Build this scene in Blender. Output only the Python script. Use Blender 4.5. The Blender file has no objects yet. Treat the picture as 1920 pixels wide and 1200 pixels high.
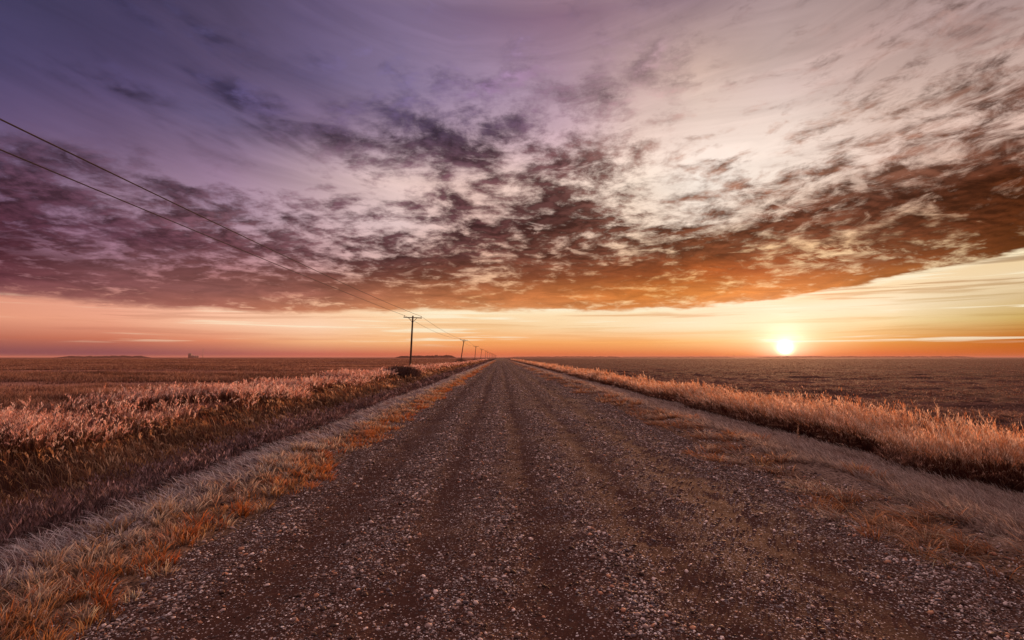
import bpy, math, random
import numpy as np
from math import radians as R

# ------------------------------------------------------------------ camera, sky, sun, exposure
scene = bpy.context.scene
col = scene.collection
SUN_AZ, SUN_EL = 26.8, 0.85            # where the disc stands (degrees, from the road's direction)
LAMP_EL = 2.6

cam_d = bpy.data.cameras.new('camera')
cam = bpy.data.objects.new('camera', cam_d)
col.objects.link(cam)
cam_d.lens = 20.0
cam_d.sensor_width = 36.0
cam_d.clip_start = 0.05
cam_d.clip_end = 90000
EYE = 1.70
cam.location = (0, 0, EYE)
cam.rotation_euler = (R(90 + 3.75), 0, R(-1.18))
scene.camera = cam
scene.view_settings.view_transform = 'Standard'
scene.view_settings.look = 'None'
scene.view_settings.exposure = 0
scene.view_settings.gamma = 1
scene.cycles.volume_bounces = 0
scene.cycles.max_bounces = 6
scene.cycles.transparent_max_bounces = 8

sun_d = bpy.data.lights.new('sun', 'SUN')
sun_d.energy = 5.0
sun_d.angle = R(0.6)
sun_d.color = (1.0, 0.46, 0.22)
sun = bpy.data.objects.new('sun', sun_d)
col.objects.link(sun)
sun.rotation_euler = (R(90 - LAMP_EL), 0, R(180 - SUN_AZ))


def lin(c):
    out = []
    for v in c[:3]:
        v = v / 255.0
        out.append(v / 12.92 if v <= 0.04045 else ((v + 0.055) / 1.055) ** 2.4)
    return (out[0], out[1], out[2], 1.0)


class NT:
    """small helper for writing node expressions"""
    def __init__(s, tree):
        s.t = tree
        s.dims = '3D'
        s.n = tree.nodes
        s.l = tree.links

    def put(s, sock, v):
        if isinstance(v, bpy.types.NodeSocket):
            s.l.new(v, sock)
        else:
            sock.default_value = v

    def m(s, op, a, b=0.0, c=0.0, clamp=False):
        n = s.n.new('ShaderNodeMath')
        n.operation = op
        n.use_clamp = clamp
        s.put(n.inputs[0], a)
        s.put(n.inputs[1], b)
        s.put(n.inputs[2], c)
        return n.outputs[0]

    def add(s, a, b): return s.m('ADD', a, b)
    def sub(s, a, b): return s.m('SUBTRACT', a, b)
    def mul(s, a, b): return s.m('MULTIPLY', a, b)
    def div(s, a, b): return s.m('DIVIDE', a, b)
    def mad(s, a, b, c, clamp=False): return s.m('MULTIPLY_ADD', a, b, c, clamp)

    def rng(s, v, a, b, c=0.0, d=1.0, kind='SMOOTHSTEP'):
        n = s.n.new('ShaderNodeMapRange')
        n.interpolation_type = kind
        s.put(n.inputs['Value'], v)
        s.put(n.inputs['From Min'], a)
        s.put(n.inputs['From Max'], b)
        s.put(n.inputs['To Min'], c)
        s.put(n.inputs['To Max'], d)
        return n.outputs['Result']

    def xyz(s, x, y, z=0.0):
        n = s.n.new('ShaderNodeCombineXYZ')
        s.put(n.inputs[0], x)
        s.put(n.inputs[1], y)
        s.put(n.inputs[2], z)
        return n.outputs[0]

    def split(s, v):
        n = s.n.new('ShaderNodeSeparateXYZ')
        s.put(n.inputs[0], v)
        return n.outputs[0], n.outputs[1], n.outputs[2]

    def noise(s, vec, scale, detail=4, rough=0.55, dist=0.0, color=False, lac=2.0):
        n = s.n.new('ShaderNodeTexNoise')
        n.noise_dimensions = s.dims
        s.put(n.inputs['Vector'], vec)
        s.put(n.inputs['Scale'], scale)
        s.put(n.inputs['Detail'], detail)
        s.put(n.inputs['Roughness'], rough)
        s.put(n.inputs['Distortion'], dist)
        s.put(n.inputs['Lacunarity'], lac)
        return n.outputs['Color' if color else 'Fac']

    def mix(s, f, a, b, kind='MIX'):
        n = s.n.new('ShaderNodeMix')
        n.data_type = 'RGBA'
        n.blend_type = kind
        n.clamp_factor = True
        s.put(n.inputs[0], f)
        s.put(n.inputs[6], a)
        s.put(n.inputs[7], b)
        return n.outputs[2]

    def mixf(s, f, a, b):
        n = s.n.new('ShaderNodeMix')
        n.data_type = 'FLOAT'
        s.put(n.inputs[0], f)
        s.put(n.inputs[2], a)
        s.put(n.inputs[3], b)
        return n.outputs[0]

    def ramp(s, f, stops, interp='LINEAR'):
        n = s.n.new('ShaderNodeValToRGB')
        cr = n.color_ramp
        cr.interpolation = interp
        while len(cr.elements) < len(stops):
            cr.elements.new(0.5)
        for e, (p, c) in zip(cr.elements, stops):
            e.position = p
            e.color = c
        s.put(n.inputs[0], f)
        return n.outputs['Color'], n.outputs['Alpha']


world = bpy.data.worlds.new('World')
scene.world = world
world.use_nodes = True
world.cycles.sampling_method = 'MANUAL'
world.cycles.sample_map_resolution = 512
wt = world.node_tree
wt.nodes.clear()
w = NT(wt)
w.dims = '2D'

AZ = [-42, -34, -26, -18, -10, -2, 6, 14, 20, 27, 34, 44]
# (elevation, gap / clear-sky colours, cloud colours, cloud cover) along the azimuths above
SKY = [
 (0.3, [(105,62,78),(112,65,82),(150,85,85),(190,100,85),(205,105,75),(225,115,70),(225,118,65),(228,125,70),(235,130,65),(245,160,80),(225,110,45),(195,95,20)],
       [(95,55,72),(102,58,76),(135,75,78),(175,92,78),(190,98,70),(210,108,65),(212,110,60),(215,115,62),(225,122,58),(235,145,70),(212,102,38),(180,85,15)],
       [.3]*12),
 (1.5, [(185,108,88),(200,115,88),(225,140,105),(245,180,130),(250,185,125),(250,170,100),(250,172,102),(255,182,108),(255,200,130),(255,225,165),(235,165,80),(190,100,15)],
       [(165,95,82),(175,100,82),(205,122,92),(228,155,112),(235,160,105),(240,155,88),(240,158,90),(245,165,95),(250,180,105),(250,200,130),(220,140,55),(170,85,8)],
       [.3]*12),
 (3.0, [(230,155,125),(238,165,135),(250,195,160),(254,212,178),(252,207,158),(248,202,148),(253,217,168),(255,228,185),(255,235,195),(255,235,190),(250,220,165),(205,170,95)],
       [(215,140,112),(222,148,118),(238,175,140),(244,192,155),(240,188,138),(236,184,128),(240,192,138),(246,205,150),(248,210,158),(248,212,155),(230,188,125),(175,135,60)],
       [.3]*12),
 (4.5, [(225,152,126),(235,165,140),(250,190,160),(252,200,160),(255,215,170),(255,225,180),(255,225,180),(255,225,180),(255,230,190),(255,235,200),(255,235,200),(215,185,135)],
       [(140,85,85),(150,92,85),(168,102,86),(192,122,90),(208,137,92),(212,142,92),(212,137,82),(217,137,77),(222,142,82),(228,155,95),(225,185,125),(185,155,105)],
       [1]*12),
 (6.0, [(170,120,125),(185,125,125),(195,130,120),(215,150,125),(230,160,115),(240,180,125),(250,190,130),(250,190,120),(252,200,130),(255,210,150),(255,225,180),(235,210,170)],
       [(95,50,60),(125,76,78),(135,85,80),(150,92,78),(172,106,75),(188,114,70),(203,120,65),(205,120,55),(215,130,60),(215,130,60),(190,115,55),(160,112,60)],
       [1]*12),
 (8.0, [(150,110,130),(165,120,135),(185,130,135),(205,155,150),(225,175,150),(235,185,150),(240,185,140),(245,185,125),(250,190,125),(255,215,160),(250,215,170),(240,210,160)],
       [(80,40,58),(105,68,80),(120,75,80),(118,75,75),(120,72,62),(140,82,62),(150,85,55),(165,90,50),(190,100,45),(180,95,45),(145,80,45),(110,60,25)],
       [1,.9,.9,.9,.95,.95,.95,.95,.98,.86,.9,1]),
 (10.0,[(140,105,135),(160,120,145),(180,140,155),(205,165,170),(225,190,185),(235,190,170),(240,195,170),(245,205,170),(248,205,160),(250,205,155),(240,195,150),(210,160,120)],
       [(78,42,62),(95,60,82),(110,70,85),(105,70,80),(95,60,65),(100,62,62),(110,65,55),(110,65,50),(115,65,40),(125,70,45),(115,65,45),(90,45,20)],
       [.95,.85,.9,.75,.75,.85,.9,.95,1,.95,.9,1]),
 (13.0,[(120,100,140),(150,125,155),(175,150,180),(205,180,195),(225,205,212),(232,200,195),(238,210,200),(250,225,205),(252,232,215),(248,215,190),(235,195,170),(215,170,145)],
       [(82,55,80),(92,62,84),(105,75,92),(105,75,90),(92,63,75),(88,56,62),(86,53,52),(98,60,50),(108,64,48),(108,63,48),(95,55,42),(85,42,22)],
       [.95,.9,.7,.62,.66,.8,.88,.72,.55,.85,.95,1]),
 (17.0,[(95,85,135),(115,100,145),(150,130,170),(195,178,200),(222,207,217),(235,214,217),(240,218,214),(252,235,222),(254,242,232),(250,230,215),(235,205,190),(225,190,175)],
       [(85,68,104),(92,72,102),(110,85,115),(120,90,110),(120,88,105),(105,72,82),(105,70,74),(120,84,78),(150,108,92),(155,110,94),(140,98,84),(110,72,62)],
       [.3,.38,.16,.2,.42,.68,.72,.55,.45,.55,.6,.66]),
 (21.0,[(75,72,120),(88,80,128),(105,98,145),(140,125,165),(175,160,195),(200,180,205),(215,190,205),(235,212,205),(240,218,208),(238,215,203),(228,198,184),(205,175,164)],
       [(66,60,98),(72,63,100),(82,72,108),(85,70,98),(84,66,90),(85,65,85),(100,70,80),(145,110,110),(185,148,138),(185,148,138),(160,125,115),(138,103,96)],
       [.2,.28,.45,.78,.9,.88,.76,.48,.22,.3,.46,.56]),
 (23.5,[(70,68,114),(80,74,120),(96,88,134),(122,110,155),(152,140,182),(182,165,198),(196,172,193),(215,190,188),(224,200,190),(220,194,186),(208,178,168),(188,160,152)],
       [(62,58,94),(68,60,98),(76,66,102),(88,72,102),(92,76,105),(95,75,98),(108,80,95),(150,118,118),(174,140,132),(174,140,132),(155,122,112),(136,106,100)],
       [.15,.22,.5,.68,.72,.68,.66,.46,.2,.2,.38,.52]),
 (26.0,[(65,65,108),(72,68,112),(88,80,122),(105,98,145),(130,122,168),(165,150,190),(178,155,180),(195,168,170),(208,180,170),(198,172,165),(188,158,152),(168,142,140)],
       [(58,56,90),(62,58,95),(72,64,100),(86,74,108),(102,88,122),(128,102,132),(135,104,120),(152,122,126),(162,132,126),(162,132,125),(148,118,110),(132,105,100)],
       [.15,.2,.36,.36,.34,.42,.56,.46,.22,.24,.36,.44]),
 (32.0,[(60,60,100),(66,62,102),(80,75,115),(100,92,138),(120,110,155),(128,110,148),(142,115,143),(152,126,142),(140,116,130),(168,142,146),(152,132,132),(142,122,122)],
       [(52,52,88),(56,54,88),(68,64,98),(86,78,118),(102,92,132),(108,92,124),(120,96,120),(128,105,118),(118,97,108),(142,120,122),(128,110,110),(120,102,102)],
       [.2,.2,.2,.15,.1,.1,.2,.2,.2,.2,.2,.2]),
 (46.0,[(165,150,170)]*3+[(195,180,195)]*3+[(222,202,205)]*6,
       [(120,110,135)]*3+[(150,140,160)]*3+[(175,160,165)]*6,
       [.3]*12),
 (62.0,[(244,212,205)]*12, [(236,200,193)]*12, [.3]*12),  # top two rows lie above the view, made bright to light the ground
]
EDGE = [4.3, 4.15, 3.95, 4.0, 4.35, 4.5, 4.6, 4.45, 4.7, 5.35, 6.3, 7.8]   # height of the cloud bank's lower rim

tc = w.n.new('ShaderNodeTexCoord')
dx, dy, dz = w.split(tc.outputs['Generated'])
az = w.mul(w.m('ARCTAN2', dx, dy), 57.29578)
el = w.mul(w.m('ARCSINE', dz), 57.29578)
azf = w.mad(az, 1 / 100.0, 0.5, True)

# cloud-plane coordinates: flat layer overhead
zz = w.add(w.m('MAXIMUM', dz, 0.0), 0.17)
px_ = w.div(dx, zz)
py_ = w.div(dy, zz)
SEED = (21.4, 6.1)
P = w.xyz(w.add(px_, SEED[0]), w.add(py_, SEED[1]), 0.0)
wv = w.n.new('ShaderNodeVectorMath'); wv.operation = 'MULTIPLY_ADD'
w.put(wv.inputs[0], w.noise(P, 2.2, 3, 0.5, color=True))
wv.inputs[1].default_value = (0.10, 0.10, 0.10)
w.put(wv.inputs[2], P)
Pw = wv.outputs[0]

# slow wobble of the tables, so that no row or column of them reads as a band
wob = w.noise(P, 0.9, 3, 0.5)
wob2 = w.noise(P, 0.75, 3, 0.5, color=True)
wr, wg, wb_ = w.split(wob2)
el_w = w.mad(w.sub(wr, 0.5), w.rng(el, 5, 16, 0.0, 4.0, 'LINEAR'), el)
azf_w = w.mad(w.sub(wg, 0.5), w.rng(el, 5, 16, 0.02, 0.09, 'LINEAR'), azf)

def pos(a): return (a + 50) / 100.0

L = D = F = None
prev = None
for (e, lc, dc, fc) in SKY:
    k_ = max(0.0, min(1.0, (e - 8) / 8.0)) if e < 60 else 0.0
    dusk = [1 - .14 * k_ * max(0.0, min(1.0, (26 - a) / 32.0)) for a in AZ]            # dustier violet high on the left
    lc = [(r, g * (.5 + .5 * u), b * u) for (r, g, b), u in zip(lc, dusk)]
    dc = [(r * .90, g * .86, b * .80) if 7 < e < 22 else (r, g, b) for (r, g, b) in dc]
    lstops = [(pos(a), lin(c)) for a, c in zip(AZ, lc)]
    dstops = [(pos(a), lin(c)[:3] + (f,)) for a, c, f in zip(AZ, dc, fc)]
    l_, _ = w.ramp(azf_w, lstops)
    d_, f_ = w.ramp(azf_w, dstops)
    if L is None:
        L, D, F = l_, d_, f_
    else:
        t = w.rng(el_w, prev, e, 0, 1, 'LINEAR')
        L = w.mix(t, L, l_)
        D = w.mix(t, D, d_)
        F = w.mixf(t, F, f_)
    prev = e

edge, _ = w.ramp(azf, [(pos(a), (v / 10, v / 10, v / 10, 1)) for a, v in zip(AZ, EDGE)], 'CARDINAL')
rimn = w.noise(w.xyz(w.mul(az, 0.16), w.mul(el, 0.8), 3.0), 1.0, 5, 0.62)
edge = w.add(w.mul(edge, 10.0), w.mul(w.sub(rimn, 0.5), 1.3))
above = w.rng(w.sub(el, edge), -0.06, w.rng(az, -45, 40, 0.75, 0.35))

n_big = w.noise(Pw, 2.6, 2, 0.5)
n_mid = w.noise(Pw, 9.0, 8, 0.64, 0.0)
sh = w.n.new('ShaderNodeVectorMath'); sh.operation = 'ADD'
w.put(sh.inputs[0], Pw)
sh.inputs[1].default_value = (0.016, 0.030, 0.0)       # a step towards the sun
n_sun = w.noise(sh.outputs[0], 9.0, 5, 0.58, 0.0)
n_all = w.add(w.mul(n_big, 0.38), w.mul(n_mid, 0.62))
# wind-drawn layers: lines rising gently away from the middle on both sides
q = w.sub(w.sub(el, w.mul(w.m('MAXIMUM', w.sub(az, 5.0), 0.0), 0.14)), w.mul(w.m('MAXIMUM', w.sub(-5.0, az), 0.0), 0.24))
qw = w.add(q, w.mul(w.sub(wob, 0.5), 3.0))
n_dir = w.noise(w.xyz(w.mul(az, 0.26), w.mul(qw, 0.75), 2.0), 1.0, 8, 0.68, 0.25)
n_soft = w.noise(w.xyz(w.mul(az, 0.085), w.mul(qw, 0.30), 4.0), 1.0, 4, 0.5, 0.3)
m_r = w.mul(w.rng(az, 12, 26, 0, 0.62), w.rng(el, 9, 13))
m_l = w.mul(w.rng(az, -12, -22, 0, 0.85), w.rng(el, 15, 19))
n_all = w.mixf(m_r, n_all, n_dir)
n_all = w.mixf(m_l, n_all, w.add(w.mul(w.sub(n_soft, 0.5), 0.8), 0.5))
cover = w.mad(w.sub(n_all, 0.5), 8.0, w.mad(F, 2.4, -0.66))
cover = w.mul(w.rng(cover, -0.15, 1.75), above)
relief = w.sub(n_mid, n_sun)                            # lit flank minus shaded flank

# structure inside the bank: thicker and thinner rolls
roll = w.noise(Pw, 3.4, 3, 0.6, 0.3)
shade = w.rng(roll, 0.33, 0.68, 0.78, 1.25, 'LINEAR')
shade = w.mul(shade, w.m('MINIMUM', w.m('MAXIMUM', w.mad(relief, w.rng(el, 5, 14, 1.2, 3.6), 1.0), 0.62), 1.5))
low = w.noise(w.xyz(w.mul(az, 0.22), w.mul(el, 1.25), 6.0), 1.0, 7, 0.62, 0.35)
low = w.rng(low, .3, .7, .74, 1.28, 'LINEAR')
shade = w.mixf(w.rng(el, 6.0, 11.0), low, shade)
shade = w.mixf(w.rng(el, 4.0, 6.0), 1.0, shade)
Dm = w.mix(1.0, D, w.xyz(shade, shade, shade), 'MULTIPLY')

# bright holes and lit edges in the low bank
hole = w.rng(w.noise(w.xyz(w.mul(px_, 0.8), w.mul(py_, 1.0), 5.0), 6.0, 5, 0.62, 0.5), 0.60, 0.74)
hole = w.mul(hole, w.rng(el, 6.5, 10.0, 0.0, 0.8))
def spot(a0, e0, ra, re):
    u_ = w.div(w.sub(az, a0), ra); v_ = w.div(w.sub(el, e0), re)
    return w.m('EXPONENT', w.mul(w.add(w.mul(u_, u_), w.mul(v_, v_)), -1.0))
gapn = w.noise(w.xyz(w.mul(az, .33), w.mul(el, 1.3), 0), 1.0, 6, .62, .4)
gap = w.mul(w.rng(gapn, .46, .62), w.m('MAXIMUM', spot(31.0, 9.2, 3.2, .75), w.mul(spot(-36.5, 8.6, 6.0, .9), .6)))
base = w.mix(cover, L, Dm)
base = w.mix(w.mul(hole, 0.6), base, L)
base = w.mix(gap, base, L)

# high cirrus fibres running away overhead
cir = w.noise(w.xyz(w.mul(az, 0.045), w.mul(qw, 0.34), 9.0), 1.0, 6, 0.6, 0.5)
cirf = w.rng(cir, 0.3, 0.7, 0.88, 1.12, 'LINEAR')
cirf = w.mixf(w.rng(el, 9, 18), 1.0, cirf)
base = w.mix(1.0, base, w.xyz(cirf, cirf, cirf), 'MULTIPLY')

# rim light along the bank's lower edge
rim = w.mul(w.rng(w.m('ABSOLUTE', w.sub(w.sub(el, edge), 0.0)), 0.0, 0.34, 1.0, 0.0), w.mul(w.rng(az, -25, 10, 0.0, 0.8), w.rng(rimn, .3, .6, .3, 1.0)))
base = w.mix(rim, base, lin((255, 240, 205)))

# thin flat streaks of cloud near the horizon, under the bank
sv = w.xyz(w.mul(az, 0.045), w.mul(el, 1.15), 1.0)
st = w.noise(sv, 1.0, 5, 0.55, 0.3)
sv2 = w.xyz(w.mul(az, 0.09), w.mul(el, 3.2), 7.0)
st2 = w.noise(sv2, 1.0, 4, 0.5, 0.2)
below = w.mul(w.sub(1.0, above), w.rng(el, 0.9, 1.7))
sb = w.mul(w.mul(w.rng(st, 0.50, 0.62), w.rng(st2, 0.45, 0.62)), below)
base = w.mix(w.mul(sb, w.rng(az, -45, 5, 0.30, 0.9)), base, lin((255, 241, 208)))
sd = w.mul(w.mul(w.rng(st, 0.48, 0.36), w.rng(st2, 0.40, 0.56)), below)
base = w.mix(w.mul(sd, 0.55), base, D)

# the sun and the glow round it
sd_ = (math.sin(R(SUN_AZ)) * math.cos(R(SUN_EL)), math.cos(R(SUN_AZ)) * math.cos(R(SUN_EL)), math.sin(R(SUN_EL)))
vd = w.n.new('ShaderNodeVectorMath'); vd.operation = 'DISTANCE'
w.put(vd.inputs[0], tc.outputs['Generated']); vd.inputs[1].default_value = sd_
ang = w.mul(vd.outputs['Value'], 57.29578)
def gauss(r): return w.m('EXPONENT', w.mul(w.m('POWER', w.div(ang, r), 2.0), -1.0))
def glow(colr, f):
    n = w.n.new('ShaderNodeVectorMath'); n.operation = 'SCALE'
    n.inputs[0].default_value = colr; w.put(n.inputs['Scale'], f)
    return n.outputs[0]
def vadd(a, b):
    n = w.n.new('ShaderNodeVectorMath'); n.operation = 'ADD'
    w.put(n.inputs[0], a); w.put(n.inputs[1], b)
    return n.outputs[0]
out = base
out = vadd(out, glow((0.24, 0.08, 0.05), gauss(6.5)))
out = vadd(out, glow((0.85, 0.50, 0.42), gauss(1.9)))
out = vadd(out, glow((5.0, 4.0, 2.6), gauss(0.5)))

# a little of the physical clear sky under it all
sky = w.n.new('ShaderNodeTexSky')
sky.sky_type = 'NISHITA'
sky.sun_disc = False
sky.sun_elevation = R(LAMP_EL)
sky.sun_rotation = R(SUN_AZ)
sky.air_density = 1.0
sky.dust_density = 2.0
nsc = w.n.new('ShaderNodeVectorMath'); nsc.operation = 'SCALE'
w.put(nsc.inputs[0], sky.outputs[0]); nsc.inputs['Scale'].default_value = 0.0005
out = vadd(out, nsc.outputs[0])

# sky behind the camera, out of view: an added tone for fill light
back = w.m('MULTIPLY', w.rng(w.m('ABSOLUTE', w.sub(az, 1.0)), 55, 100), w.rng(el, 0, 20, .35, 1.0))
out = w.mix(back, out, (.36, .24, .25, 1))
# sky above the view, brightened to add light on the ground
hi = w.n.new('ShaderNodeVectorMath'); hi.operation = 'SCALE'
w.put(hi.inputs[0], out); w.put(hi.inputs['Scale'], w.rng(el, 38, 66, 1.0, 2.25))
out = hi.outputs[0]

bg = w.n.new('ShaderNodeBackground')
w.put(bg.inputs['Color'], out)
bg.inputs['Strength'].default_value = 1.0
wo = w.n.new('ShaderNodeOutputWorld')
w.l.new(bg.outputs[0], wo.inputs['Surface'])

# ------------------------------------------------------------------ helpers
rs = np.random.RandomState(7)


def tag(o, label=None, cat=None, group=None, kind=None):
    if label: o['label'] = label
    if cat: o['category'] = cat
    if group: o['group'] = group
    if kind: o['kind'] = kind
    return o


def hash2(ix, iy, seed):
    v = np.sin(ix * 127.1 + iy * 311.7 + seed * 74.7) * 43758.5453
    return v - np.floor(v)


def vn(x, y, seed=0):
    """smooth value noise in 0..1"""
    ix, iy = np.floor(x), np.floor(y)
    fx, fy = x - ix, y - iy
    fx = fx * fx * (3 - 2 * fx)
    fy = fy * fy * (3 - 2 * fy)
    a = hash2(ix, iy, seed) * (1 - fx) + hash2(ix + 1, iy, seed) * fx
    b = hash2(ix, iy + 1, seed) * (1 - fx) + hash2(ix + 1, iy + 1, seed) * fx
    return a * (1 - fy) + b * fy


def fbm(x, y, seed=0, oct=4, g=0.5):
    s = 0; a = 1.0; t = 0
    for i in range(oct):
        s = s + a * vn(x * 2 ** i, y * 2 ** i, seed + i * 13)
        t += a; a *= g
    return s / t


PROF_X = [-400, -60, -16, -13.2, -11.5, -9.4, -8.2, -6.8, -5.5, -4.65, -4.25, -3.95, -3.5, -2.9, -2.6, 0.6, 3.9, 4.4, 5.0, 5.6, 6.6, 7.7, 9.4, 11.0, 13, 60, 400]
PROF_Z = [-.35, -.35, -.30, -.12, -.02, -.06, -.52, -.80, -.80, -.48, -.08, .03, .09, .0, -.06, -.05, -.06, -.03, .02, -.05, -.24, -.36, -.36, -.18, -.15, -.25, -.3]


def smooth(a, b, v):
    t = np.clip((v - a) / (b - a), 0, 1)
    return t * t * (3 - 2 * t)


def ground_z(x, y):
    x = np.asarray(x, float); y = np.asarray(y, float)
    wig = (vn(x * 0 + 3.3, y * 0.12, 5) - .5) * 0.35 * smooth(2.9, 4.2, np.abs(x - .6) + .6)
    z = np.interp(x + wig, PROF_X, PROF_Z)
    off = smooth(3.4, 4.4, np.abs(x - .6))
    near = 1 - smooth(60, 200, np.hypot(x, y))
    z = z + off * near * (fbm(x * 2.2, y * 2.2, 3, 3) - .5) * 0.10
    z = z + smooth(6, 10, np.abs(x)) * near * (fbm(x * .35, y * .35, 9, 2) - .5) * 0.30
    z = z - 0.35 * smooth(100, 160, y) * smooth(-9, -11, x) * (1 - smooth(-30, -60, x))   # the pole line stands lower farther out
    ff = smooth(10.5, 12.5, x) * (1 - smooth(40, 90, np.hypot(x, y)))
    z = z + ff * (fbm(x * 3.1, y * 5.0, 21, 3, .6) - .5) * 0.22                             # ploughed clods
    return z


def grid_mesh(name, xs, ys, zf, mat):
    X, Y = np.meshgrid(xs, ys)
    Z = zf(X, Y)
    co = np.stack([X, Y, Z], -1).reshape(-1, 3)
    nx, ny = len(xs), len(ys)
    i = np.arange(nx - 1)[None, :] + np.arange(ny - 1)[:, None] * nx
    q = np.stack([i, i + 1, i + 1 + nx, i + nx], -1).reshape(-1)
    me = bpy.data.meshes.new(name)
    me.vertices.add(len(co)); me.vertices.foreach_set('co', co.astype(np.float32).ravel())
    me.loops.add(len(q)); me.loops.foreach_set('vertex_index', q.astype(np.int32))
    nf = len(q) // 4
    me.polygons.add(nf); me.polygons.foreach_set('loop_start', np.arange(0, nf * 4, 4, dtype=np.int32))
    me.polygons.foreach_set('use_smooth', np.ones(nf, bool))
    me.update(calc_edges=True)
    me.materials.append(mat)
    o = bpy.data.objects.new(name, me); col.objects.link(o)
    return o


def tri_mesh(name, co, tri, mat, vcol=None, smooth_=False, parent=None):
    me = bpy.data.meshes.new(name)
    me.vertices.add(len(co)); me.vertices.foreach_set('co', np.asarray(co, np.float32).ravel())
    t = np.asarray(tri, np.int32)
    me.loops.add(t.size); me.loops.foreach_set('vertex_index', t.ravel())
    me.polygons.add(len(t)); me.polygons.foreach_set('loop_start', np.arange(0, t.size, 3, dtype=np.int32))
    if smooth_: me.polygons.foreach_set('use_smooth', np.ones(len(t), bool))
    me.update(calc_edges=True)
    if vcol is not None:
        a = me.color_attributes.new('Col', 'FLOAT_COLOR', 'POINT')
        c4 = np.ones((len(co), 4), np.float32); c4[:, :3] = vcol
        a.data.foreach_set('color', c4.ravel())
    me.materials.append(mat)
    o = bpy.data.objects.new(name, me); col.objects.link(o)
    if parent: o.parent = parent
    return o


def new_mat(name):
    m = bpy.data.materials.new(name); m.use_nodes = True
    nt = m.node_tree; nt.nodes.clear()
    k = NT(nt)
    out = k.n.new('ShaderNodeOutputMaterial')
    return m, k, out


def princ(k, out, base, rough=0.8, normal=None, spec=0.3, metal=0.0):
    b = k.n.new('ShaderNodeBsdfPrincipled')
    k.put(b.inputs['Base Color'], base)
    k.put(b.inputs['Roughness'], rough)
    b.inputs['Specular IOR Level'].default_value = spec
    b.inputs['Metallic'].default_value = metal
    if normal is not None: k.put(b.inputs['Normal'], normal)
    k.l.new(b.outputs[0], out.inputs['Surface'])
    return b


def bump(k, h, strength=0.5, dist=0.02, nrm=None):
    b = k.n.new('ShaderNodeBump')
    b.inputs['Strength'].default_value = strength
    b.inputs['Distance'].default_value = dist
    k.put(b.inputs['Height'], h)
    if nrm is not None: k.put(b.inputs['Normal'], nrm)
    return b.outputs[0]


def objco(k):
    t = k.n.new('ShaderNodeTexCoord')
    return t.outputs['Object']


def voro(k, vec, scale, out='Color', feat='F1'):
    n = k.n.new('ShaderNodeTexVoronoi'); n.feature = feat
    k.put(n.inputs['Vector'], vec); n.inputs['Scale'].default_value = scale
    return n.outputs[out]


def grass_mat(name, trans=0.45, rough=0.6):
    m, k, out = new_mat(name)
    a = k.n.new('ShaderNodeAttribute'); a.attribute_name = 'Col'
    vein = k.noise(objco(k), 90.0, 2, 0.5)
    c = k.mix(k.rng(vein, .3, .7, 0.0, 0.35), a.outputs['Color'], k.mix(1.0, a.outputs['Color'], (.55, .5, .48, 1), 'MULTIPLY'))
    d = k.n.new('ShaderNodeBsdfPrincipled'); k.put(d.inputs['Base Color'], c)
    d.inputs['Roughness'].default_value = rough; d.inputs['Specular IOR Level'].default_value = 0.25
    t = k.n.new('ShaderNodeBsdfTranslucent'); k.put(t.inputs['Color'], c)
    mx = k.n.new('ShaderNodeMixShader'); mx.inputs[0].default_value = trans
    k.l.new(d.outputs[0], mx.inputs[1]); k.l.new(t.outputs[0], mx.inputs[2])
    k.l.new(mx.outputs[0], out.inputs['Surface'])
    return m


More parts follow.
